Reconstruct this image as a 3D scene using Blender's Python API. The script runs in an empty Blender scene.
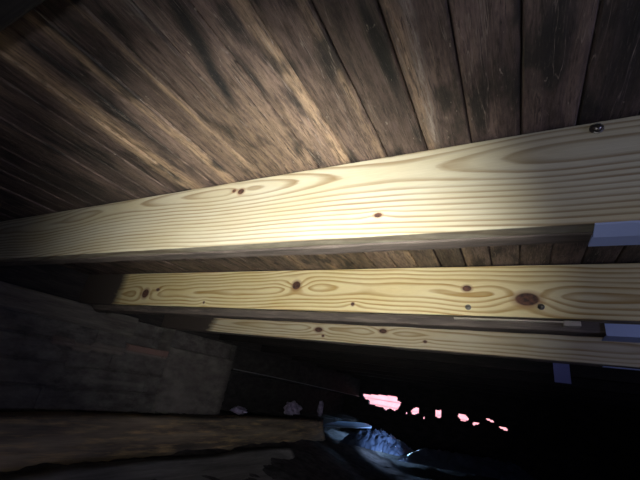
import bpy, bmesh, math, random
import numpy as np
from mathutils import Vector, Matrix, noise

random.seed(7)
G = 0.68                       # camera height above the ground of the crawl space
SC = bpy.context.scene
COL = SC.collection

# ------------------------------------------------------------------ camera
cd = bpy.data.cameras.new('camera'); cam = bpy.data.objects.new('camera', cd); COL.objects.link(cam)
rx_ = Vector((0.882453, 0.446254, 0.148773)); dn_ = Vector((-0.052781, 0.408204, -0.911364)); fw_ = Vector((-0.467430, 0.796383, 0.383774))
m = Matrix.Identity(4)
for i in range(3):
    m[i][0] = rx_[i]; m[i][1] = -dn_[i]; m[i][2] = -fw_[i]
m[2][3] = G
cam.matrix_world = m
cd.sensor_width = 36; cd.lens = 36 * 354.2 / 640; cd.clip_start = 0.01
SC.camera = cam

# ------------------------------------------------------------------ world, lights, exposure
W = bpy.data.worlds.new('sky'); SC.world = W; W.use_nodes = True
bg = W.node_tree.nodes['Background']; bg.inputs[0].default_value = (0.35, 0.55, 1.0, 1); bg.inputs[1].default_value = 0.6
SC.view_settings.view_transform = 'Standard'; SC.view_settings.look = 'None'
SC.view_settings.gamma = 1; SC.view_settings.use_curve_mapping = False
SC.view_settings.exposure = 0.0

def lamp(name, kind, loc, aim, energy, col, **kw):
    d = bpy.data.lights.new(name, kind); d.energy = energy; d.color = col
    for k, v in kw.items(): setattr(d, k, v)
    o = bpy.data.objects.new(name, d); COL.objects.link(o)
    o.location = (loc[0], loc[1], loc[2] + G)
    v = Vector((aim[0]-loc[0], aim[1]-loc[1], aim[2]-loc[2]))
    o.rotation_euler = v.to_track_quat('-Z', 'Y').to_euler()
    return o
# hand torch held beside the camera
lamp('torch_light', 'SPOT', (-0.063, -0.07, -0.10), (-0.522, 0.747, 0.249), 72, (1.0, 0.985, 0.88), spot_size=math.radians(78), spot_blend=1.0, shadow_soft_size=0.012)
# wide spill of the same torch
lamp('torch_spill_light', 'POINT', (-0.063, -0.07, -0.10), (0, 1, 0), 3.0, (0.93, 0.95, 1.0), shadow_soft_size=0.012)
# blue daylight coming in through the access opening on the right
lamp('opening_daylight', 'AREA', (1.95, -0.15, -0.15), (0.1, 0.9, 0.3), 6.5, (0.52, 0.56, 1.0), shape='RECTANGLE', size=0.5, size_y=0.35)
# added narrow blue spot, without a source of its own, brightening the plastic heap
lamp('heap_fill_spot', 'SPOT', (2.0, -0.1, -0.05), (-1.42, 4.50, -0.50), 5200, (0.42, 0.62, 1.0), spot_size=math.radians(5.2), spot_blend=0.8, shadow_soft_size=0.04)
# skylight falling through the gap at the foot of the far wall
lamp('gap_daylight', 'AREA', (-2.15, 7.4, 0.56), (-1.75, 4.7, -0.45), 170, (0.35, 0.6, 1.0), shape='RECTANGLE', size=0.9, size_y=0.25)
# sun on the ground and house outside
sun = bpy.data.lights.new('sun', 'SUN'); sun.energy = 9; sun.color = (1, 0.96, 0.9); sun.angle = 0.01
so = bpy.data.objects.new('sun', sun); COL.objects.link(so); so.rotation_euler = Vector((-0.75, 0.5, -0.42)).to_track_quat('-Z', 'Y').to_euler()

# ------------------------------------------------------------------ helpers
def tag(o, label=None, cat=None, group=None, kind=None):
    if label: o['label'] = label
    if cat: o['category'] = cat
    if group: o['group'] = group
    if kind: o['kind'] = kind
    return o

def link(name, verts, faces, mat, parent=None, attrs=None, smooth=False, colors=None):
    """verts in camera-height coordinates; origin goes to the bottom centre"""
    v = np.asarray(verts, dtype=float).copy(); v[:, 2] += G
    c = np.array([(v[:, 0].min()+v[:, 0].max())/2, (v[:, 1].min()+v[:, 1].max())/2, v[:, 2].min()])
    me = bpy.data.meshes.new(name); me.from_pydata((v-c).tolist(), [], [tuple(int(i) for i in f) for f in faces])
    me.validate(); me.update()
    if attrs:
        for k, a in attrs.items():
            at = me.attributes.new(k, 'FLOAT', 'POINT'); at.data.foreach_set('value', np.asarray(a, dtype=np.float32))
    if smooth:
        me.polygons.foreach_set('use_smooth', [True]*len(me.polygons))
    # where the mesh sits in the world, for object-space textures
    o = bpy.data.objects.new(name, me); COL.objects.link(o); o.location = c
    me.materials.append(mat)
    if parent:
        o.parent = parent; o.matrix_parent_inverse = Matrix.Translation(-parent.location) ; o.location = c
    return o

def grid_faces(nu, nv, off=0, flip=False):
    f = []
    for i in range(nu-1):
        for j in range(nv-1):
            a = off+i*nv+j; q = (a, a+nv, a+nv+1, a+1)
            f.append(q[::-1] if flip else q)
    return f

class MB:
    def __init__(s): s.v = []; s.f = []
    def box(s, x0, x1, y0, y1, z0, z1, b=0.0):
        o = len(s.v)
        if b <= 0:
            s.v += [(x, y, z) for x in (x0, x1) for y in (y0, y1) for z in (z0, z1)]
            s.f += [tuple(o+i for i in q) for q in ((0,1,3,2),(4,6,7,5),(0,4,5,1),(2,3,7,6),(0,2,6,4),(1,5,7,3))]
            return
        bm = bmesh.new(); bmesh.ops.create_cube(bm, size=1)
        for v in bm.verts:
            v.co = ((x0+x1)/2+v.co.x*(x1-x0), (y0+y1)/2+v.co.y*(y1-y0), (z0+z1)/2+v.co.z*(z1-z0))
        bmesh.ops.bevel(bm, geom=bm.edges[:], offset=b, segments=2, profile=0.6, affect='EDGES')
        bm.verts.index_update()
        s.v += [tuple(v.co) for v in bm.verts]; s.f += [tuple(o+v.index for v in fc.verts) for fc in bm.faces]; bm.free()
    def grid(s, P, flip=False):
        nu, nv = P.shape[:2]; o = len(s.v)
        s.v += [tuple(p) for p in P.reshape(-1, 3)]; s.f += grid_faces(nu, nv, o, flip)
    def sweep(s, pts, r, n=8):
        o = len(s.v); pts = [Vector(p) for p in pts]
        for i, p in enumerate(pts):
            t = (pts[min(i+1, len(pts)-1)]-pts[max(i-1, 0)]).normalized()
            a = t.cross(Vector((0, 0, 1))); a.normalize(); b = t.cross(a)
            for k in range(n):
                w = 2*math.pi*k/n; s.v.append(tuple(p+a*math.cos(w)*r+b*math.sin(w)*r))
        for i in range(len(pts)-1):
            for k in range(n):
                s.f.append((o+i*n+k, o+i*n+(k+1) % n, o+(i+1)*n+(k+1) % n, o+(i+1)*n+k))
        s.f.append(tuple(o+k for k in range(n))[::-1]); s.f.append(tuple(o+(len(pts)-1)*n+k for k in range(n)))
    def build(s, name, mat, parent=None, **k): return link(name, s.v, s.f, mat, parent, **k)

# node helpers
class NT:
    def __init__(s, name):
        s.m = bpy.data.materials.new(name); s.m.use_nodes = True; s.t = s.m.node_tree; s.n = s.t.nodes
        s.b = s.n['Principled BSDF']
    def new(s, ty, **k):
        q = s.n.new(ty)
        for a, v in k.items(): setattr(q, a, v)
        return q
    def L(s, a, b): s.t.links.new(a, b)
    def val(s, x, sock):
        if isinstance(x, (int, float)): sock.default_value = x
        elif isinstance(x, tuple): sock.default_value = x if len(x) == len(sock.default_value) else (*x, 1)
        else: s.L(x, sock)
    def math(s, op, a, b=0.0, c=None, clamp=False):
        q = s.new('ShaderNodeMath', operation=op, use_clamp=clamp); s.val(a, q.inputs[0]); s.val(b, q.inputs[1])
        if c is not None: s.val(c, q.inputs[2])
        return q.outputs[0]
    def mix(s, f, a, b, blend='MIX'):
        q = s.new('ShaderNodeMix', data_type='RGBA', blend_type=blend); s.val(f, q.inputs[0]); s.val(a, q.inputs[6]); s.val(b, q.inputs[7]); return q.outputs[2]
    def noise(s, scale, stretch=(1, 1, 1), detail=4, rough=0.5, off=(0, 0, 0), world=True, dist=0.0):
        if not hasattr(s, 'geo'): s.geo = s.new('ShaderNodeNewGeometry'); s.tc = s.new('ShaderNodeTexCoord')
        mp = s.new('ShaderNodeMapping'); mp.inputs['Scale'].default_value = stretch; mp.inputs['Location'].default_value = off
        s.L(s.tc.outputs['Object'], mp.inputs[0])
        q = s.new('ShaderNodeTexNoise'); q.inputs['Scale'].default_value = scale; q.inputs['Detail'].default_value = detail
        q.inputs['Roughness'].default_value = rough; q.inputs['Distortion'].default_value = dist
        s.L(mp.outputs[0], q.inputs['Vector']); return q.outputs[0]
    def ramp(s, f, stops):
        q = s.new('ShaderNodeValToRGB'); e = q.color_ramp.elements
        while len(e) < len(stops): e.new(0.5)
        for i, (p, c) in enumerate(stops): e[i].position = p; e[i].color = (*c, 1) if len(c) == 3 else c
        s.val(f, q.inputs[0]); return q.outputs[0]
    def rng(s, x, a, b, c=0.0, d=1.0):
        q = s.new('ShaderNodeMapRange'); s.val(x, q.inputs[0])
        for i, v in enumerate((a, b, c, d)): q.inputs[i+1].default_value = v
        return q.outputs[0]
    def attr(s, n): q = s.new('ShaderNodeAttribute'); q.attribute_name = n; return q.outputs['Fac']
    def bump(s, h, strength=0.3, dist=0.002):
        q = s.new('ShaderNodeBump'); q.inputs['Strength'].default_value = strength; q.inputs['Distance'].default_value = dist
        s.L(h, q.inputs['Height']); s.L(q.outputs[0], s.b.inputs['Normal'])
    def done(s, col, rough=0.7, spec=0.3, metal=0.0):
        s.val(col, s.b.inputs['Base Color']); s.val(rough, s.b.inputs['Roughness']); s.b.inputs['Specular IOR Level'].default_value = spec
        s.b.inputs['Metallic'].default_value = metal; return s.m

# fresh pine: growth rings come from the mesh attribute "ring", knots from "knot"
def pine(name, early, late, line=0.62, off=0):
    n = NT(name)
    ph = n.math('ADD', n.attr('ring'), n.math('MULTIPLY', n.noise(5, (.6, 5, 9), 3, off=(off, 0, 0)), 0.45))
    fr = n.math('FRACT', ph)
    late_m = n.ramp(fr, [(0.0, (.12, .12, .12)), (0.10, (0, 0, 0)), (line-.12, (.08, .08, .08)), (line+0.12, (.75, .75, .75)), (0.88, (1, 1, 1)), (0.97, (.5, .5, .5)), (1.0, (.12, .12, .12))])
    fine = n.noise(60, (0.5, 20, 20), 4, 0.6)
    e = n.mix(n.rng(n.noise(4, (1, 4, 4), 3), .35, .7), early, tuple(c*s for c, s in zip(early, (0.93, 0.88, 0.76))))
    c = n.mix(n.math('MULTIPLY', late_m, n.rng(n.noise(5, (1, 5, 9), 3, off=(3, off, 1)), .3, .7, .55, 1.0)), e, late)
    c = n.mix(n.rng(fine, .4, .8, 0, .22), c, tuple(x*.6 for x in late))
    k = n.attr('knot')
    kc = n.mix(n.rng(n.noise(90, (1, 1, 1), 3), .35, .65), (0.17, 0.075, 0.05), (0.06, 0.035, 0.028))
    c = n.mix(n.rng(k, .45, .85, 0, .75), c, (0.36, 0.19, 0.10))
    c = n.mix(n.rng(k, .80, .92), c, kc)
    d = n.attr('dark_mix')
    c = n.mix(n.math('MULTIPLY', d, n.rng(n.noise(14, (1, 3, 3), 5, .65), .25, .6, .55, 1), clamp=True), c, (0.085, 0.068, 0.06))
    h = n.math('ADD', fine, n.math('MULTIPLY', late_m, .4))
    n.bump(h, .25, .0012)
    return n.done(c, 0.55, 0.35)

def old_wood(name, base=(0.075, 0.055, 0.045), tan=(0.30, 0.19, 0.11), axis='x', dark=(0.02, 0.018, 0.018), amt=0.5, sc=1.0):
    n = NT(name); st = {'x': (1, 9, 9), 'y': (9, 1, 9)}[axis]; st2 = {'x': (0.6, 25, 25), 'y': (25, .6, 25)}[axis]
    big = n.noise(3*sc, st, 4, .6); mid = n.noise(9*sc, st, 5, .65, off=(4, 2, 1)); fine = n.noise(12*sc, st2, 5, .7)
    c = n.mix(n.rng(big, .35, .65), dark, base)
    c = n.mix(n.math('MULTIPLY', n.rng(mid, .5, .72), amt), c, tan)
    c = n.mix(n.rng(fine, .45, .75, 0, .5), c, tuple(x*.4 for x in base))
    n.bump(fine, .6, .004)
    return n.done(c, 0.75, 0.25)

def flat(name, col, rough=0.6, var=0.25, scale=20, metal=0.0, spec=0.3, bump=0.2):
    n = NT(name); z = n.noise(scale, detail=6, rough=.6)
    c = n.mix(n.rng(z, .35, .65), tuple(x*(1-var) for x in col), tuple(min(1, x*(1+var)) for x in col))
    n.bump(z, bump, .004); return n.done(c, rough, spec, metal)

# ------------------------------------------------------------------ ceiling: narrow old boards running away from the camera
XL, XR, Y0, Y1, D = -2.5, 2.1, -1.5, 6.1, 0.461

def ceiling_material():
    n = NT('aged_ceiling_boards')
    bid = n.attr('board'); tanA = n.attr('worn_falloff')
    def nz(scale, st, det=5, rough=.6, o=(0, 0, 0)):
        mp = n.new('ShaderNodeMapping'); mp.inputs['Scale'].default_value = st; mp.inputs['Location'].default_value = o
        tc = n.new('ShaderNodeTexCoord'); cx = n.new('ShaderNodeCombineXYZ'); n.val(n.math('MULTIPLY', bid, 37.0), cx.inputs[2]); n.val(n.math('MULTIPLY', bid, 11.0), cx.inputs[1])
        ad = n.new('ShaderNodeVectorMath', operation='ADD'); n.L(tc.outputs['Object'], mp.inputs[0]); n.L(mp.outputs[0], ad.inputs[0]); n.L(cx.outputs[0], ad.inputs[1])
        q = n.new('ShaderNodeTexNoise'); q.inputs['Scale'].default_value = scale; q.inputs['Detail'].default_value = det; q.inputs['Roughness'].default_value = rough
        n.L(ad.outputs[0], q.inputs['Vector']); return q.outputs[0]
    big = nz(3.5, (6, 1.3, 0), 6, .7); mid = nz(9, (7, 1.2, 0), 7, .75, (3, 1, 0)); fine = nz(20, (9, 1.1, 0), 6, .75); patch = nz(7, (3, 1.2, 0), 3, .5, (7, 7, 0))
    tone = n.rng(bid, 0, 1, .75, 1.35)
    base = n.mix(n.rng(big, .38, .62), (0.042, 0.031, 0.031), (0.165, 0.116, 0.104))
    base = n.mix(n.rng(mid, .52, .72, 0, .6), base, (0.27, 0.205, 0.18))
    w = n.math('MULTIPLY', tanA, n.rng(mid, .28, .62))
    base = n.mix(n.math('MINIMUM', w, 1.0), base, (0.38, 0.265, 0.175))
    base = n.mix(n.rng(fine, .46, .66, 0, .85), base, (0.035, 0.025, 0.023))
    base = n.mix(n.rng(patch, .54, .66, 0, .85), base, (0.018, 0.017, 0.017))
    base = n.mix(n.math('MULTIPLY', n.attr('dark_patch'), n.rng(mid, .25, .6, .6, 1.2), clamp=True), base, (0.016, 0.016, 0.017))
    base = n.mix(n.math('MULTIPLY', n.attr('flake'), n.rng(fine, .42, .58), clamp=True), base, (0.40, 0.34, 0.30))
    crk = nz(7, (7, .45, 0), 3, .6, (9, 2, 0))
    cr = n.math('ABSOLUTE', n.math('SUBTRACT', crk, .5)); cr2 = n.math('ABSOLUTE', n.math('SUBTRACT', crk, .56))
    base = n.mix(n.math('MULTIPLY', n.rng(cr, .0, .012, 1, 0), n.rng(mid, .4, .6)), base, (0.014, 0.011, 0.011))
    base = n.mix(n.math('MULTIPLY', n.rng(cr2, .0, .012, .75, 0), n.rng(fine, .42, .6)), base, (0.33, 0.27, 0.235))
    hair = nz(42, (12, 1.0, 0), 4, .7, (1, 8, 0))
    base = n.mix(n.rng(hair, .56, .74, 0, .4), base, (0.24, 0.185, 0.165))
    base = n.mix(n.rng(hair, .30, .44, .4, 0), base, (0.02, 0.017, 0.017))
    speck = nz(60, (3, 1, 0), 2, .5, (2, 5, 0))
    base = n.mix(n.rng(speck, .72, .78, 0, .6), base, (0.42, 0.36, 0.30))
    sc = n.new('ShaderNodeVectorMath', operation='SCALE'); n.L(base, sc.inputs[0]); n.L(tone, sc.inputs['Scale'])
    h = n.math('ADD', n.math('MULTIPLY', mid, .7), fine)
    n.bump(h, .55, .004)
    return n.done(sc.outputs[0], 0.6, 0.35)

def ceiling():
    V = []; F = []; bd = []; wn = []; bl = []; fl = []
    STAINS = [(-.405, .215, .014, .075, 1.3, -.25), (-.43, .31, .010, .045, 1.1, -.2), (-.365, .31, .008, .06, 1.0, 0), (-.150, .31, .010, .07, 1.2, 0), (-.145, .40, .009, .05, .8, 0), (-.60, .20, .03, .06, .8, 0), (-.69, .24, .018, .09, .9, 0), (-.93, .35, .05, .16, .8, 0), (-1.2, .5, .08, .2, .7, 0), (.07, .35, .03, .12, .7, 0), (.02, .45, .02, .06, .6, 0), (.16, .4, .04, .2, .9, 0)]
    pitch = 0.0806; x0 = -0.05 - pitch*31; k = 0; rnd = random.Random(3)
    while x0 + k*pitch < XR:
        a = x0+k*pitch; b = a+pitch
        tone = rnd.random(); dz = rnd.uniform(-.0015, .0015); gap = .0011; tilt = rnd.uniform(-.001, .001)
        sec = [(a+gap, .018), (a+gap, .0035), (a+gap+.0025, .0005)]
        n = 12
        sec += [(a+gap+.0025+(b-a-2*gap-.005)*(i+1)/n, 0.0004*math.sin(i*1.7+k)) for i in range(n-1)]
        sec += [(b-gap-.0025, .0005), (b-gap, .0035), (b-gap, .018)]
        ys = np.linspace(Y0, Y1, 3)
        ys = np.unique(np.concatenate([np.linspace(Y0, 0, 3), np.linspace(0, 1.4, 70), np.linspace(1.4, Y1, 40)]))
        o = len(V); ns = len(sec)
        for y in ys:
            for (x, z) in sec:
                V.append((x, y, D+z+dz+tilt*(x-a)/pitch)); bd.append(tone)
                g = 0.0
                wob = 0.008*math.sin(y*9+1)+.004*math.sin(y*23)
                g += 2.4*math.exp(-((x+0.765-wob)/.024)**2) * (1 if y < .75 else .4)
                g += 2.0*math.exp(-((x+0.632+wob*.4)/.011)**2)
                g += 1.4*math.exp(-((x+0.545+wob*.3)/.004)**2)
                g += 1.0*math.exp(-((x+0.302)/.012)**2)
                g += 0.9*math.exp(-((x+0.222)/.006)**2) + .8*math.exp(-((x+0.118)/.010)**2)
                g += 0.9*math.exp(-((x+1.05)/.005)**2) + .5*math.exp(-((x+.9)/.02)**2)
                g += 0.65*math.exp(-((x+0.46)/.20)**2)*min(1, max(0, (y-.22)/.22))
                g += .12
                if x < -.70: g *= 1-.45*min(1, (-.70-x)/.3)*(0 if abs(x+.765) < .05 else 1)  # less tan towards the left, light falloff painted into the boards
                if x > -.04: g *= .35
                bl.append(sum(a_*math.exp(-((x-px_-sl*(y-py_))/sx_)**2-((y-py_)/sy_)**2) for px_, py_, sx_, sy_, a_, sl in STAINS))
                fl.append(math.exp(-((x+.098+.05*(y-.3))/.006)**2)*(.9 if y < .56 else .3)+.5*math.exp(-((x+.455)/.012)**2)*(1 if .05 < y < .2 else 0))
                wn.append(g)
        for i in range(len(ys)-1):
            for j in range(ns-1):
                q = o+i*ns+j; F.append((q, q+1, q+ns+1, q+ns))
        k += 1
    # layer lying on top of the boards
    o = len(V); V += [(x, y, z) for x in (XL-.1, XR+.1) for y in (Y0-.1, Y1) for z in (D+.0175, D+.05)]; bd += [0]*8; wn += [0]*8; bl += [0]*8; fl += [0]*8
    F += [tuple(o+i for i in q) for q in ((0,1,3,2),(4,6,7,5),(0,4,5,1),(2,3,7,6),(0,2,6,4),(1,5,7,3))]
    return tag(link('ceiling', V, F, ceiling_material(), attrs={'board': bd, 'worn_falloff': wn, 'dark_patch': bl, 'flake': fl}), kind='structure')
ceiling()

# ------------------------------------------------------------------ floor and walls
def nz3(x, y, z=0.0, oct=4, H=.6):
    return noise.fractal(Vector((x, y, z)), H, 2.0, oct)

def floor():
    xs = np.linspace(XL-.3, XR+.1, 110); ys = np.linspace(Y0-.1, 6.05, 170)
    P = np.array([[(x, y, -.5-.15*min(1, max(0, (x+2.15)/.9))+.018*nz3(x*3, y*3)+.05*max(0, (y-3)/3)*nz3(x*1.3, y*1.3, 4)) for y in ys] for x in xs])
    b = MB(); b.grid(P)
    return tag(b.build('floor', flat('dusty_soil', (0.09, 0.083, 0.084), .9, .45, 14, bump=.6), smooth=True), kind='structure')
floor()

mwall = NT('grimy_masonry')
zz = mwall.noise(9, (1, 1, 2.2), 6, .65); z2 = mwall.noise(3, (1, .6, 1.5), 3)
cc = mwall.mix(mwall.rng(zz, .35, .7), (0.07, 0.064, 0.060), (0.21, 0.193, 0.178))
cc = mwall.mix(mwall.rng(z2, .4, .65, 0, .6), cc, (0.10, 0.09, 0.085))
sc_ = mwall.new('ShaderNodeVectorMath', operation='SCALE')
cc = mwall.mix(mwall.attr('brick'), cc, (0.24, 0.15, 0.13)); cc = mwall.mix(mwall.attr('pale'), cc, (0.27, 0.245, 0.22))
mwall.L(cc, sc_.inputs[0]); mwall.L(mwall.math('SUBTRACT', 1.0, mwall.attr('darken')), sc_.inputs['Scale'])
mwall.bump(zz, .6, .01); M_WALL = mwall.done(sc_.outputs[0], .9, .2)

def wall_left():
    ys = np.unique(np.concatenate([np.linspace(Y0, .5, 12), np.linspace(.5, 3.2, 200), np.linspace(3.2, 6.1, 110)])); zs = np.linspace(-.62, .262, 78)
    V = []; br = []; pa = []
    for y in ys:
        for z in zs:
            x = -2.30+.006*nz3(y*5, z*9); b = p = 0.0; zt = .254-(.024 if 1.27 < y < 1.38 else 0)
            n1 = .012*nz3(y*14, z*14, 3)
            edge = 2.70+.03*nz3(0, z*9, 8, 4)+ (.05*(z+.2) if z < .1 else 0)
            if z < -.335+.012*nz3(y*4, 0, 2): x += .045                    # footing that sticks out
            elif y < 1.99:
                row = int((z+.335)//.125); s = (z+.335) % .125
                if s < .008+abs(n1)*.4: x -= .012
                ln = .52 if row % 2 else .40; t = (y+row*.23) % ln
                if t < .008: x -= .010
                if abs(y-1.985) < .012: x -= .03
                if z > .035 and 1.60 < y < 1.96: 
                    if z < .098: x += .018; b = 1.0 if z > .05 else .3; p = .5 if z < .05 else 0
                    else: x -= .12                                          # dark pocket beside the plate end
                if .015 < z < .06 and 1.15 < y < 1.60+n1: x += .008; p = .45*min(1, max(0, (y-1.15)*4)); b = .35
                if -.17 < z < -.14 and 1.4 < y < 1.85: p = .3
            elif y < edge:
                if z < .135: x += .006+.3*n1; p = .15+.5*max(0, nz3(y*3, z*6, 1))
                else: x -= .03
            else:
                if z < .047-.0182*(y-2.7): x -= .24                         # recess under the long ledge
            V.append((x, y, -.62+(z+.62)*(zt+.62)/.882)); br.append(b); pa.append(p)
    F = grid_faces(len(ys), len(zs), flip=True); o = len(V)
    V += [(x, y, z) for x in (-2.75, -2.60) for y in (Y0, 6.1) for z in (-.62, .228)]; br += [0]*8; pa += [0]*8
    F += [tuple(o+i for i in q) for q in ((0,1,3,2),(4,6,7,5),(0,4,5,1),(2,3,7,6),(0,2,6,4),(1,5,7,3))]
    # top of the wall reaching back under the joist ends
    t = len(V); nz_ = len(zs)
    for i, y in enumerate(ys): V.append((-2.60, y, .254-(.024 if 1.27 < y < 1.38 else 0))); br.append(0); pa.append(0)
    for i in range(len(ys)-1):
        a = i*nz_+nz_-1; F.append((a, a+nz_, t+i+1, t+i))
    return tag(link('wall_left', V, F, M_WALL, attrs={'brick': br, 'pale': pa, 'darken': [max(0, min(1, (v[1]-2.62)/.12))*.72 if v[1] < 5.99 else .8 for v in V]}), kind='structure')  # wall colour scaled darker beyond the torn edge
wall_left()

def wall_back():
    # ragged daylight gaps at the foot of the far wall
    polys = [[(-2.254, .030), (-1.95, .060), (-1.671, .082), (-1.665, .02), (-1.60, -.0), (-1.64, -.10), (-1.70, -.135), (-1.78, -.11), (-1.84, -.15), (-1.90, -.115), (-2.12, -.10), (-2.13, -.045), (-2.2, -.03)],
             [(-1.53, -.125), (-1.50, -.125), (-1.50, -.15), (-1.53, -.15)],
             [(-1.45, -.10), (-1.40, -.045), (-1.32, -.035), (-1.32, -.10), (-1.36, -.13), (-1.43, -.135)],
             [(-1.26, -.145), (-1.235, -.14), (-1.24, -.175), (-1.26, -.175)],
             [(-1.09, -.03), (-1.0, -.015), (-1.0, -.115), (-1.03, -.125), (-1.09, -.115)],
             [(-.76, -.03), (-.66, -.03), (-.625, -.075), (-.64, -.105), (-.73, -.11), (-.77, -.06)],
             [(-.395, -.02), (-.33, -.035), (-.29, -.05), (-.30, -.065), (-.35, -.055), (-.395, -.04)],
             [(-.565, -.10), (-.49, -.095), (-.50, -.13), (-.53, -.12), (-.555, -.15), (-.575, -.14)],
             [(-.235, -.095), (-.15, -.105), (-.135, -.135), (-.17, -.14), (-.235, -.115)]]
    def inside(x, z, P):
        c = False; j = len(P)-1
        for i in range(len(P)):
            if (P[i][1] > z) != (P[j][1] > z) and x < (P[j][0]-P[i][0])*(z-P[i][1])/(P[j][1]-P[i][1])+P[i][0]: c = not c
            j = i
        return c
    xs = np.concatenate([[-2.75, -2.5], np.arange(-2.40, 0.02, .0125), [1.0, XR+.1]]); zs = np.concatenate([[-.75, -.35], np.arange(-.20, .13, .0125), [.3, .49]])
    nx, nz_ = len(xs), len(zs); keep = {}
    for i in range(nx-1):
        for j in range(nz_-1):
            cx, cz = (xs[i]+xs[i+1])/2, (zs[j]+zs[j+1])/2
            keep[i, j] = not any(inside(cx, cz, P) for P in polys)
    V = [(x, y, z) for y in (6.0, 6.05) for x in xs for z in zs]; N = nx*nz_; F = []
    for (i, j), k in keep.items():
        a = i*nz_+j; q = (a, a+nz_, a+nz_+1, a+1)
        if k: F.append(q); F.append(tuple(N+t for t in q[::-1]))
        else:
            for (di, dj, e) in ((-1, 0, (a, a+1)), (1, 0, (a+nz_+1, a+nz_)), (0, -1, (a+nz_, a)), (0, 1, (a+1, a+nz_+1))):
                if keep.get((i+di, j+dj), True): F.append((e[0], e[1], e[1]+N, e[0]+N))
    return tag(link('wall_back', V, F, M_WALL, attrs={'brick': [0]*len(V), 'pale': [0]*len(V), 'darken': [.82]*len(V)}), kind='structure')  # whole far wall scaled darker
wall_back()
b = MB(); b.box(XL-.3, XR+.1, Y0-.1, Y0, -.75, .48); tag(b.build('wall_front', M_WALL, attrs={'brick': [0]*8, 'pale': [0]*8}), kind='structure')
b = MB()   # wall on the right with the access opening that lets daylight in
for q in ((XR, XR+.08, Y0, -.45, -.75, .48), (XR, XR+.08, .15, 6.1, -.75, .48), (XR, XR+.08, -.45, .15, -.75, -.38), (XR, XR+.08, -.45, .15, .1, .48)): b.box(*q)
tag(b.build('wall_right', M_WALL, attrs={'brick': [0]*32, 'pale': [0]*32}), kind='structure')
# rim boards closing the joist ends on the left wall
M_OLDX = old_wood('weathered_joist_wood', (0.19, 0.155, 0.135), (0.34, 0.27, 0.23), dark=(.08, .065, .06))
M_RIM = old_wood('dark_rim_wood', (0.05, 0.042, 0.038), (0.10, 0.08, 0.07), 'y')
b = MB(); b.box(-2.60, -2.45, Y0, 6.0, .263, .459, .003); tag(b.build('trim_1', M_RIM), kind='structure')

# ------------------------------------------------------------------ joists
def smooth_interp(x, pts):
    xs = np.array([p[0] for p in pts]); vs = np.array([p[1] for p in pts])
    out = np.zeros_like(x)
    for d, w in ((-.09, .1), (-.06, .15), (-.03, .16), (0, .18), (.03, .16), (.06, .15), (.09, .1)):
        out += w*np.interp(x+d, xs, vs)
    return out

def section(w, h, r, nf):
    """rounded rectangle: y 0..w, z 0..h, dense on the front (y=0)"""
    pts = []
    def arc(cy, cz, a0): return [(cy+r*math.cos(a), cz+r*math.sin(a)) for a in (a0, a0+math.pi/6, a0+math.pi/3, a0+math.pi/2)]
    pts += [(0, h-r-(h-2*r)*i/nf) for i in range(nf)]
    pts += arc(r, r, math.pi)
    pts += [(r+(w-2*r)*i/4, 0) for i in range(1, 4)]
    pts += arc(w-r, r, 1.5*math.pi)
    pts += [(w, h/2)]
    pts += arc(w-r, h-r, 0)
    pts += arc(r, h-r, .5*math.pi)[:-1]
    return np.array(pts)

def joist(name, y, zb, zt, x0, x1, w, mat, slope=0, yaw=0, nx=60, nf=6, r=.004, field=None, knots=(), zc=None, d=None, N=95, under=0.9, rough=0.0, marks=(), dark_patch=None, parent=None):
    xs = np.linspace(x0, x1, nx); V = []; S = len(section(w, .2, r, nf))
    sec_all = []
    for x in xs:
        b = zb+slope*x
        if rough: b += rough*nz3(x*7, y*9, 0, 5, .8)
        s = section(w, zt-b, r, nf)
        sy = s[:, 0].copy(); sz = s[:, 1].copy()
        if rough:
            sy = sy+np.array([rough*.7*nz3(x*5, a*3, q*9+y) for a, q in s]); 
        V.append(np.stack([np.full(S, x), y+yaw*x+sy, b+sz], 1)); sec_all.append(np.stack([s[:, 0], s[:, 1]], 1))
    V = np.array(V); sec_all = np.array(sec_all)
    V[:, :, 2] = np.minimum(V[:, :, 2], zt)
    F = []
    for i in range(nx-1):
        for j in range(S):
            a = i*S+j; c = i*S+(j+1) % S; F.append((a, c, c+S, a+S))
    F.append(tuple(range(S))[::-1]); F.append(tuple((nx-1)*S+j for j in range(S)))
    attrs = None
    if zc is not None:
        X = np.repeat(xs[:, None], S, 1); Yr = sec_all[:, :, 0]; Z = sec_all[:, :, 1]
        zcv = smooth_interp(xs, zc)[:, None]; dv = smooth_interp(xs, d)[:, None]
        rr = np.sqrt((Z-zcv)**2+(dv+Yr)**2)
        ring = N*rr
        wob = np.array([nz3(x*1.8, 0, y*5, 3) for x in xs])[:, None]; ring = ring+.5*wob
        kn = np.zeros_like(ring)
        for (kx, kz, ax, az, amp, sx, sz) in knots:
            q = np.sqrt(((X-kx)/ax)**2+((Z-kz)/az)**2); m_ = np.clip(1.45-q*.6, 0, 1.2)*(Yr < .02)
            kn = np.maximum(kn, np.clip(m_*1.0, 0, 1.2)); ring = ring+amp*np.exp(-(((X-kx)/sx)**2+((Z-kz)/sz)**2))
        dark_mix = np.where(Yr > .0035, under, 0.0)*np.ones_like(ring)  # pine mixed towards dark grey-brown away from the front face
        if dark_patch is not None: dark_mix = np.maximum(dark_mix, dark_patch(X, Z))
        attrs = {'ring': ring.ravel()+50, 'knot': kn.ravel(), 'dark_mix': dark_mix.ravel()}
    return link(name, V.reshape(-1, 3), F, mat, parent, attrs=attrs, smooth=False)

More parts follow.
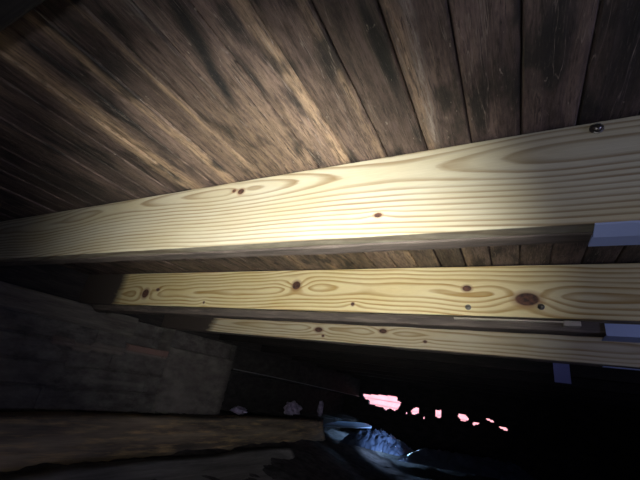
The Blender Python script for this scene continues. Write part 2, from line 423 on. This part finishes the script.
XE = 2.02
P1 = pine('fresh_pine_pale', (0.73, 0.69, 0.55), (0.33, 0.23, 0.12), .60)
P2 = pine('fresh_pine_yellow', (0.92, 0.82, 0.51), (0.46, 0.25, 0.05), .58, 5)
P3 = pine('fresh_pine_back', (0.84, 0.76, 0.56), (0.45, 0.29, 0.12), .58, 9)

M_SCREW = flat('dark_screw_steel', (0.30, 0.28, 0.26), .30, .2, 60, .95, .5, .05)
def screw(x, y, z, parent, r=.0085):
    prof = [(r*1.0, 0), (r*1.0, .0012), (r*.85, .0022), (r*.62, .0026), (r*.60, .0058), (r*.48, .0068), (r*.30, .0070), (r*.26, .0045), (0.0001, .0045)]
    V = []; n = 20
    for (a, h) in prof:
        for k in range(n):
            t = 2*math.pi*k/n; rad = a*(1+.18*math.cos(6*t)) if a < r*.35 and a > .001 else a
            V.append((x+rad*math.cos(t), y-h, z+rad*math.sin(t)))
    F = [tuple(range(n))]
    for i in range(len(prof)-1):
        for k in range(n): F.append((i*n+k, (i+1)*n+k, (i+1)*n+(k+1) % n, i*n+(k+1) % n))
    F.append(tuple((len(prof)-1)*n+k for k in range(n))[::-1])
    return link('screw', V, F, M_SCREW, parent)

# nearest joist pair
yA, zA = .5717, D-.184
jA = joist('sistered_joist', yA, zA, D-.004, -2.42, XE, .034, P1, nx=900, nf=46,
    zc=[(-2.4, .13), (-1.5, .125), (-1.2, .150), (-.9, .157), (-.68, .152), (-.45, .150), (-.2, .138), (0, .131), (.5, .12), (2, .11)],
    d=[(-2.4, .05), (-1.45, .028), (-1.3, .020), (-1.1, .034), (-.9, .022), (-.72, .010), (-.58, .012), (-.47, .021), (-.30, .040), (-.12, .043), (-.04, .032), (.05, .022), (.2, .017), (.6, .015), (1, .03), (2, .05)],
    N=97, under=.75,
    knots=[(-.586, .147, .010, .008, .5, .03, .02), (-.61, .152, .006, .005, .2, .02, .01), (-.217, .044, .008, .005, .5, .03, .012), (1.2, .09, .02, .015, 2.5, .08, .03)])
tag(jA, 'new pale pine joist nearest the camera, straight fine grain and one dark screw', 'joist', 'new pine joists bolted beside old ones')
screw(.134, yA, .442, jA, .0095)
oA = joist('old_joist', yA+.0365, zA-.001, D-.004, -2.44, XE, .038, M_OLDX, nx=160, rough=.0025)
tag(oA, 'old grey weathered joist directly behind the nearest new pine joist', 'joist', 'old weathered joists')

# second pair
yB, zB = 1.2222, D-.172
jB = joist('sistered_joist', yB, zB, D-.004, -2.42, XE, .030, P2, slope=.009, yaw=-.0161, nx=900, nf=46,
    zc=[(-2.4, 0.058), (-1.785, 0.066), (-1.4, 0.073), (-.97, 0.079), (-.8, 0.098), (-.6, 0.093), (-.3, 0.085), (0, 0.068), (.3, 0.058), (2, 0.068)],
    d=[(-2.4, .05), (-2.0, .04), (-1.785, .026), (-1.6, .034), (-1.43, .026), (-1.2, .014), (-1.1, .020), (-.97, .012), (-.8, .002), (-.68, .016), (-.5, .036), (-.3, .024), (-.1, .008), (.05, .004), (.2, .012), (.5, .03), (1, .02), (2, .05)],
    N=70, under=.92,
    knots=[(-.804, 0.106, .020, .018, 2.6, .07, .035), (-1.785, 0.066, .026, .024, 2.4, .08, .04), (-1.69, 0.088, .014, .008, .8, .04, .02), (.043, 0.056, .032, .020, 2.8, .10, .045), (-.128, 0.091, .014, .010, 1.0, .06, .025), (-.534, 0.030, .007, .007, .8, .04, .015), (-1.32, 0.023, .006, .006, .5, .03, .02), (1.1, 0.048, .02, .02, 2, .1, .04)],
    dark_patch=lambda X, Z: 1.5*np.clip((-1.98-X)/.10, 0, 1))  # pine turns darker towards its left end
tag(jB, 'middle new pine joist with a big dark knot and two screws near its right end', 'joist', 'new pine joists bolted beside old ones')
for sx_, sz_ in ((-.125, .315), (.078, .323)): screw(sx_, yB-.0161*sx_-.0002, sz_, jB, .0090)
oB = joist('old_joist', yB+.0330, zB-.030, D-.004, -2.44, XE, .065, M_OLDX, slope=.009, yaw=-.0161, nx=160, rough=.003)
tag(oB, 'old grey weathered joist behind the middle new pine joist', 'joist', 'old weathered joists')

# third pair
yC, zC = 1.9175, D-.193
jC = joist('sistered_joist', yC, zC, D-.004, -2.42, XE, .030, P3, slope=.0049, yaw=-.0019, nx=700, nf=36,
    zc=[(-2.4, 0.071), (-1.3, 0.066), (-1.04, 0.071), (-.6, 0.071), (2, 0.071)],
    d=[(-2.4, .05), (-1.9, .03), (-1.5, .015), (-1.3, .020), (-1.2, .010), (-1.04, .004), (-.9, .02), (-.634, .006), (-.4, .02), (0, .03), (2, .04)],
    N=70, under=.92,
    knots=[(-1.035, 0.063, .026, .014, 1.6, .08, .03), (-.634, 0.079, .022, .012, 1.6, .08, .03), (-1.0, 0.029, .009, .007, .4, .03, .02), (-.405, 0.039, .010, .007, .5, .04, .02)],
    dark_patch=lambda X, Z: 1.7*np.clip((-1.86-X+.4*(Z-.04))/.10, 0, 1))  # left end of this joist mixed darker too
tag(jC, 'farthest new pine joist, only its lower strip showing under the middle one', 'joist', 'new pine joists bolted beside old ones')
oC = joist('old_joist', yC+.0330, zC-.001, D-.004, -2.44, XE, .042, M_OLDX, slope=.0049, yaw=-.0019, nx=120, rough=.003)
tag(oC, 'old weathered joist behind the farthest new pine joist', 'joist', 'old weathered joists')

# the joist right above the camera and the unrepaired ones in the dark beyond
M_OLDK = old_wood('unlit_joist_wood', (0.018, 0.015, 0.014), (0.035, 0.028, 0.025), dark=(.008, .007, .007))  # old wood coloured near black, its lack of light painted in
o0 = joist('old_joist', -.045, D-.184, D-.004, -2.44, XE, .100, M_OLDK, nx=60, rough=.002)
tag(o0, 'old joist overhead in the top left corner, its lack of light put into the colour', 'joist', 'old weathered joists')
for y, lab in ((2.60, 'near-black old joist just beyond the farthest new pine joist'), (3.28, 'near-black bare joist, second beyond the last pine one'), (3.95, 'near-black bare joist in the dark, third beyond the last pine one'),
               (4.62, 'near-black bare joist deep in the dark, second before the far wall'), (5.30, 'near-black bare joist closest to the far wall')):
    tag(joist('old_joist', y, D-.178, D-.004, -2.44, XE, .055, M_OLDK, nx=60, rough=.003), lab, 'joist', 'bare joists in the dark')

# ------------------------------------------------------------------ pieces fixed to the joists
M_BLUE = flat('blue_strip', (0.46, 0.55, 0.86), .55, .06, 6, bump=.05)
b = MB(); zz0 = zA-.002
def strip(mb, x0, x1, prof, t=.003):
    """bent sheet strip: profile of (y, z) points swept along x"""
    o = len(mb.v); n = len(prof)
    for x in (x0, x1):
        mb.v += [(x, y, z) for y, z in prof]+[(x, y, z-t) for y, z in prof]
    for j in range(n-1):
        mb.f += [(o+j, o+j+1, o+2*n+j+1, o+2*n+j), (o+n+j+1, o+n+j, o+3*n+j, o+3*n+j+1)]
        for e in (0, 2*n): mb.f.append((o+e+j, o+e+n+j, o+e+n+j+1, o+e+j+1) if e == 0 else (o+e+j, o+e+j+1, o+e+n+j+1, o+e+n+j))
    for j in (0, n-1): mb.f.append((o+j, o+2*n+j, o+3*n+j, o+n+j) if j == 0 else (o+j, o+n+j, o+3*n+j, o+2*n+j))
strip(b, .112, 1.6, [(yA+.001, zA+.0), (yA+.028, zA-.008), (yA+.033, zA-.0045), (yA+.070, zA-.0045)])
tag(b.build('blue_strip', M_BLUE), 'bright blue strip under the nearest joist at the right edge of the picture', 'strip', 'blue strips under the joists')
b = MB(); P = []
for x in (.228, 1.6):
    z = zB-.030+.009*x; yy = -.0161*x
    P.append([(x, yB+yy+a, z+c) for a, c in ((.0285, .026), (.0255, .026), (.0255, -.0085), (.099, -.0085), (.099, -.0055), (.0285, -.0055), (.0285, .026))])
b.grid(np.array(P)); b.f += [(0, 1, 2, 5), (2, 3, 4, 5), (12, 9, 8, 7), (12, 11, 10, 9)]
tag(b.build('blue_strip', M_BLUE), 'blue strip under the middle joist at the right edge', 'strip', 'blue strips under the joists')
b = MB(); strip(b, .325, .46, [(yC+.008, zC-.003), (yC+.030, zC-.003)])
tag(b.build('blue_strip', M_BLUE), 'thin faint blue strip under the farthest pine joist', 'strip', 'blue strips under the joists')
b = MB(); b.box(.153, .215, yC+.0795, yC+.083, .186, .36, .001)
tag(b.build('hanging_tab', flat('dark_blue_tab', (0.13, 0.14, 0.33), .6, .06, 6)), 'small dark blue square tab hanging below the farthest pine joist', 'tab')

# thin lath lying against the underside of the middle joist
M_LATH = old_wood('pale_lath_wood', (0.60, 0.53, 0.45), (0.66, 0.58, 0.48), dark=(0.42, .36, .30))
b = MB(); yl = yB+.012
P = []
for x in np.linspace(-.17, .135, 24):
    t = .0052-.001*abs(math.sin(x*20)); z = zB+.009*x-.0075; P.append([(x, yl-.004, z+t/2), (x, yl-.004, z-t/2), (x, yl+.014, z-t/2), (x, yl+.014, z+t/2), (x, yl-.004, z+t/2)])
b.grid(np.array(P)); o = len(b.v); b.f += [(0, 1, 2, 3), (o-2, o-3, o-4, o-5)]
lath = b.build('lath', M_LATH); tag(lath, 'thin pale wood lath lying along the bottom of the middle joist', 'lath')
b = MB(); b.box(.130, .172, yl-.006, yl+.02, zB-.017, zB-.002, .002); b.build('end_block', M_LATH, lath)

# ------------------------------------------------------------------ left wall pieces
# heavy plate on the wall that stops at the dark pocket
xs = None
V = []; F = []; ysl = np.linspace(-.6, 1.585, 60)
for y in ysl:
    t = .115+.02*math.sin(y*1.7)
    e = .004*nz3(y*6, 1, 1)
    zt = .254-(.026 if 1.26 < y < 1.39 else 0)
    V += [(-2.24+e, y, zt), (-2.235+e, y, zt-.01), (-2.232+e*2, y, .2), (-2.236+e, y, t+.012), (-2.245+e, y, t), (-2.272, y, t), (-2.272, y, zt)]
n = 7
for i in range(len(ysl)-1):
    for j in range(n): a = i*n+j; c = i*n+(j+1) % n; F.append((a, a+n, c+n, c))
F.append(tuple(range(n))); F.append(tuple((len(ysl)-1)*n+j for j in range(n))[::-1])
tag(link('wall_plate', V, F, old_wood('grey_plate_wood', (0.19, 0.17, 0.15), (0.26, 0.23, 0.20), 'y', dark=(.08, .07, .065))), 'dark grey timber plate along the top of the left wall', 'plate')

# cable following the left wall to the bright gap
pts = []
for t in np.linspace(0, 1, 26):
    y = 2.72+3.24*t; pts.append((-2.285+.006*math.sin(t*9), y, .050-.062*t+.012*math.sin(t*math.pi)*(1-t)))
b = MB(); b.sweep(pts, .0045, 8)
tag(b.build('cable', flat('grey_cable', (0.16, 0.16, 0.17), .4, .1)), 'thin cable running along the left wall to the bright pink gap', 'cable')

# ------------------------------------------------------------------ things on the ground
def plank(name, pts, w, th, mat, z0=-.485, wave=.02, seed=0, tilt=0.0):
    """old board along a path of (x, y) with thickness, warped"""
    b = MB(); n = 60; k = 9; xs = np.interp(np.linspace(0, 1, n), np.linspace(0, 1, len(pts)), [p[0] for p in pts]); ys = np.interp(np.linspace(0, 1, n), np.linspace(0, 1, len(pts)), [p[1] for p in pts])
    V = []; F = []; m_ = 2*k
    for i in range(n):
        t = i/(n-1); wd = w*(1+.10*nz3(t*6, seed, 1))
        if t > .96: wd *= max(.35, (1-t)/.04)
        cup = []
        for j in range(k):
            u = j/(k-1)-.5; z = z0+wave*nz3(t*3.5, seed+u*1.2, 2)+.018*(u*u*4-.3)-tilt*u*w+wave*.4*math.sin(t*13+u*5+seed)
            cup.append((xs[i]+u*wd, ys[i]+.02*nz3(seed, j*.7, 0)*(1 if i in (0, n-1) else 0), z))
        V += cup+[(a, c, z-th) for a, c, z in cup[::-1]]
    for i in range(n-1):
        for j in range(m_): a = i*m_+j; c = i*m_+(j+1) % m_; F.append((a, c, c+m_, a+m_))
    F.append(tuple(range(m_))[::-1]); F.append(tuple((n-1)*m_+j for j in range(m_)))
    return link(name, V, F, mat, smooth=True)
M_TAN = old_wood('tan_board_wood', (0.50, 0.40, 0.29), (0.80, 0.56, 0.30), 'y', dark=(.13, .11, .10), amt=1.0, sc=.4)
M_GREY = old_wood('grey_board_wood', (0.36, 0.34, 0.33), (0.46, 0.44, 0.42), 'y', dark=(.18, .17, .17), amt=.4, sc=.5)
tag(plank('weathered_board', [(-2.0, .35), (-2.02, 1.2), (-2.07, 2.4), (-2.06, 3.4), (-2.03, 4.3)], .27, .022, M_TAN, -.475, .014, 1, 1.0), 'long warped tan board lying on the ground along the left wall', 'board')
tag(plank('weathered_board', [(-1.66, .5), (-1.665, 1.5), (-1.68, 2.3), (-1.70, 3.1)], .34, .02, M_GREY, -.572, .012, 5, .35), 'grey board lying on the ground beside the warped tan board', 'board')

def plastic(name, fn, nu, nv, th):
    P = np.array([[fn(u, v) for v in np.linspace(0, 1, nv)] for u in np.linspace(0, 1, nu)]); b = MB(); b.grid(P)
    Q = P.copy(); Q[:, :, 2] -= th; o = len(b.v); b.grid(Q, flip=True)
    def idx(i, j): return i*nv+j
    rim = [idx(i, 0) for i in range(nu)]+[idx(nu-1, j) for j in range(1, nv)]+[idx(i, nv-1) for i in range(nu-2, -1, -1)]+[idx(0, j) for j in range(nv-2, 0, -1)]
    for q in range(len(rim)): a, c = rim[q], rim[(q+1) % len(rim)]; b.f.append((a, c, c+o, a+o)[::-1])
    return b.build(name, M_PLAST, smooth=True)
n_ = NT('crumpled_plastic_film'); n_.b.inputs['Alpha'].default_value = .85
zq = n_.noise(22, (1, 1, 1), 3, .6); n_.bump(zq, .5, .01); M_PLAST = n_.done((0.06, 0.08, 0.13), .17, 1.0)
def translucent(n, col, f):
    out = n.n['Material Output']; tr = n.new('ShaderNodeBsdfTranslucent'); tr.inputs[0].default_value = (*col, 1)
    mx = n.new('ShaderNodeMixShader'); mx.inputs[0].default_value = f
    n.L(n.b.outputs[0], mx.inputs[1]); n.L(tr.outputs[0], mx.inputs[2]); n.L(mx.outputs[0], out.inputs[0])
translucent(n_, (0.6, 0.68, 0.8), .12)
n4 = NT('dark_plastic_film'); n4.bump(n4.noise(14, (1, 1, 1), 3, .6), .5, .01); M_DARKFILM = n4.done((0.10, 0.12, 0.17), .2, 1.0); translucent(n4, (0.3, 0.34, 0.42), .35)
def ridg(x, y, z): return 1-abs(nz3(x, y, z, 3, .9))*2.2
def f_crumple(u, v):
    x = -1.86+.72*u; y = 4.30+.70*v
    e = math.sin(math.pi*u)**.6*math.sin(math.pi*v)**.5
    h = .09*e+.07*e*max(0, ridg(x*10+y*2, y*3, 1))+.035*e*max(0, ridg(x*24-y*5, y*7, 6))+.012*nz3(x*34, y*20, 2)*e
    return (x+.03*nz3(v*4, 1, u), y+.05*nz3(u*4, 2, v), -.52+h)
tag(plastic('plastic_film', f_crumple, 90, 80, .003), 'heap of crumpled shiny plastic film lit blue below the pink gap', 'plastic sheet')
def f_long(u, v):
    x = -1.16+1.35*u; y = 4.35+.55*u+.55*v
    e = math.sin(math.pi*v)**.7*min(1, (1-u)*5)*min(1, u*5+.2)
    h = e*(.06+.09*max(0, ridg(x*3, y*6, 5)))+.014*nz3(x*14, y*14, 3)*e
    return (x, y+.06*nz3(u*5, 3, 0), -.57+h)
M_CR = M_PLAST; M_PLAST = M_DARKFILM
tag(plastic('plastic_film', f_long, 110, 50, .003), 'long dark plastic film trailing right from the crumpled heap', 'plastic sheet')
n2 = NT('smooth_blue_film'); n2.bump(n2.noise(6), .15, .01); M_BLADE = n2.done((0.42, 0.55, 0.75), .25, .7)
def f_blade(u, v):
    x = -2.18+.56*u; w = .42*(1-max(0, (u-.45)/.55)**2)+.02
    y = 4.75+w*(v-.5)
    return (x, y, -.385+.05*u+.14*w*(v-.5)+.008*math.sin(v*5+u*3))
M_PLAST = M_BLADE
tag(plastic('plastic_film', f_blade, 40, 14, .006), 'smooth pointed pale sheet shining blue left of the crumpled plastic heap', 'panel')

M_LILAC = flat('lilac_insulation', (0.34, 0.29, 0.42), .9, .5, 24, bump=1.0)
def clump(x, y, z, r, seed, sx=1.3, sz=.8):
    bm = bmesh.new(); bmesh.ops.create_icosphere(bm, subdivisions=4, radius=1)
    V = []
    for v in bm.verts:
        k = 1+.45*nz3(v.co.x*1.6+seed, v.co.y*1.6, v.co.z*1.6, 5, .5); V.append((x+v.co.x*r*sx*k, y+v.co.y*r*sx*k, z+v.co.z*r*sz*k))
    F = [tuple(q.index for q in f.verts) for f in bm.faces]; bm.free(); return V, F
for (x, y, z, r, s, sx, sz, lab) in ((-2.38, 4.05, -.262, .075, 1, 1.2, .9, 'ragged lilac clump of insulation in the dark recess of the left wall, widest one'),
                                     (-2.38, 3.05, -.305, .040, 4, 1.7, .7, 'small low lilac scrap beside the torn edge of the left wall'),
                                     (-2.38, 4.80, -.245, .045, 8, .8, 1.9, 'narrow upright pale scrap near the far end of the left wall')):
    V, F = clump(x, y, z, r, s, sx, sz); tag(link('insulation_clump', V, F, M_LILAC, smooth=True), lab, 'insulation', 'scraps of insulation along the left wall')

# ------------------------------------------------------------------ outside, seen through the gaps
M_PINK = flat('pink_siding', (0.85, 0.36, 0.40), .7, .08, 6, bump=.05)
b = MB(); 
for k in range(16):
    z = -1.0+k*.11
    o = len(b.v); b.v += [(-7, 8.0-.018, z), (3, 8.0-.018, z), (3, 8.0, z+.11), (-7, 8.0, z+.11), (-7, 8.0, z), (3, 8.0, z)]
    b.f += [(o, o+1, o+2, o+3), (o+4, o+5, o+1, o)]
b.box(-7, 3, 8.0, 8.1, -1.0, .76)
tag(b.build('neighbouring_wall', M_PINK), 'sunlit pink clapboard wall outside, glimpsed through the gaps in the far wall', 'wall')
b = MB(); b.box(-7, 3, 6.06, 8.0, -.62, -.55); tag(b.build('ground_outside', flat('pale_ground', (.5, .42, .38), .9)), kind='structure')
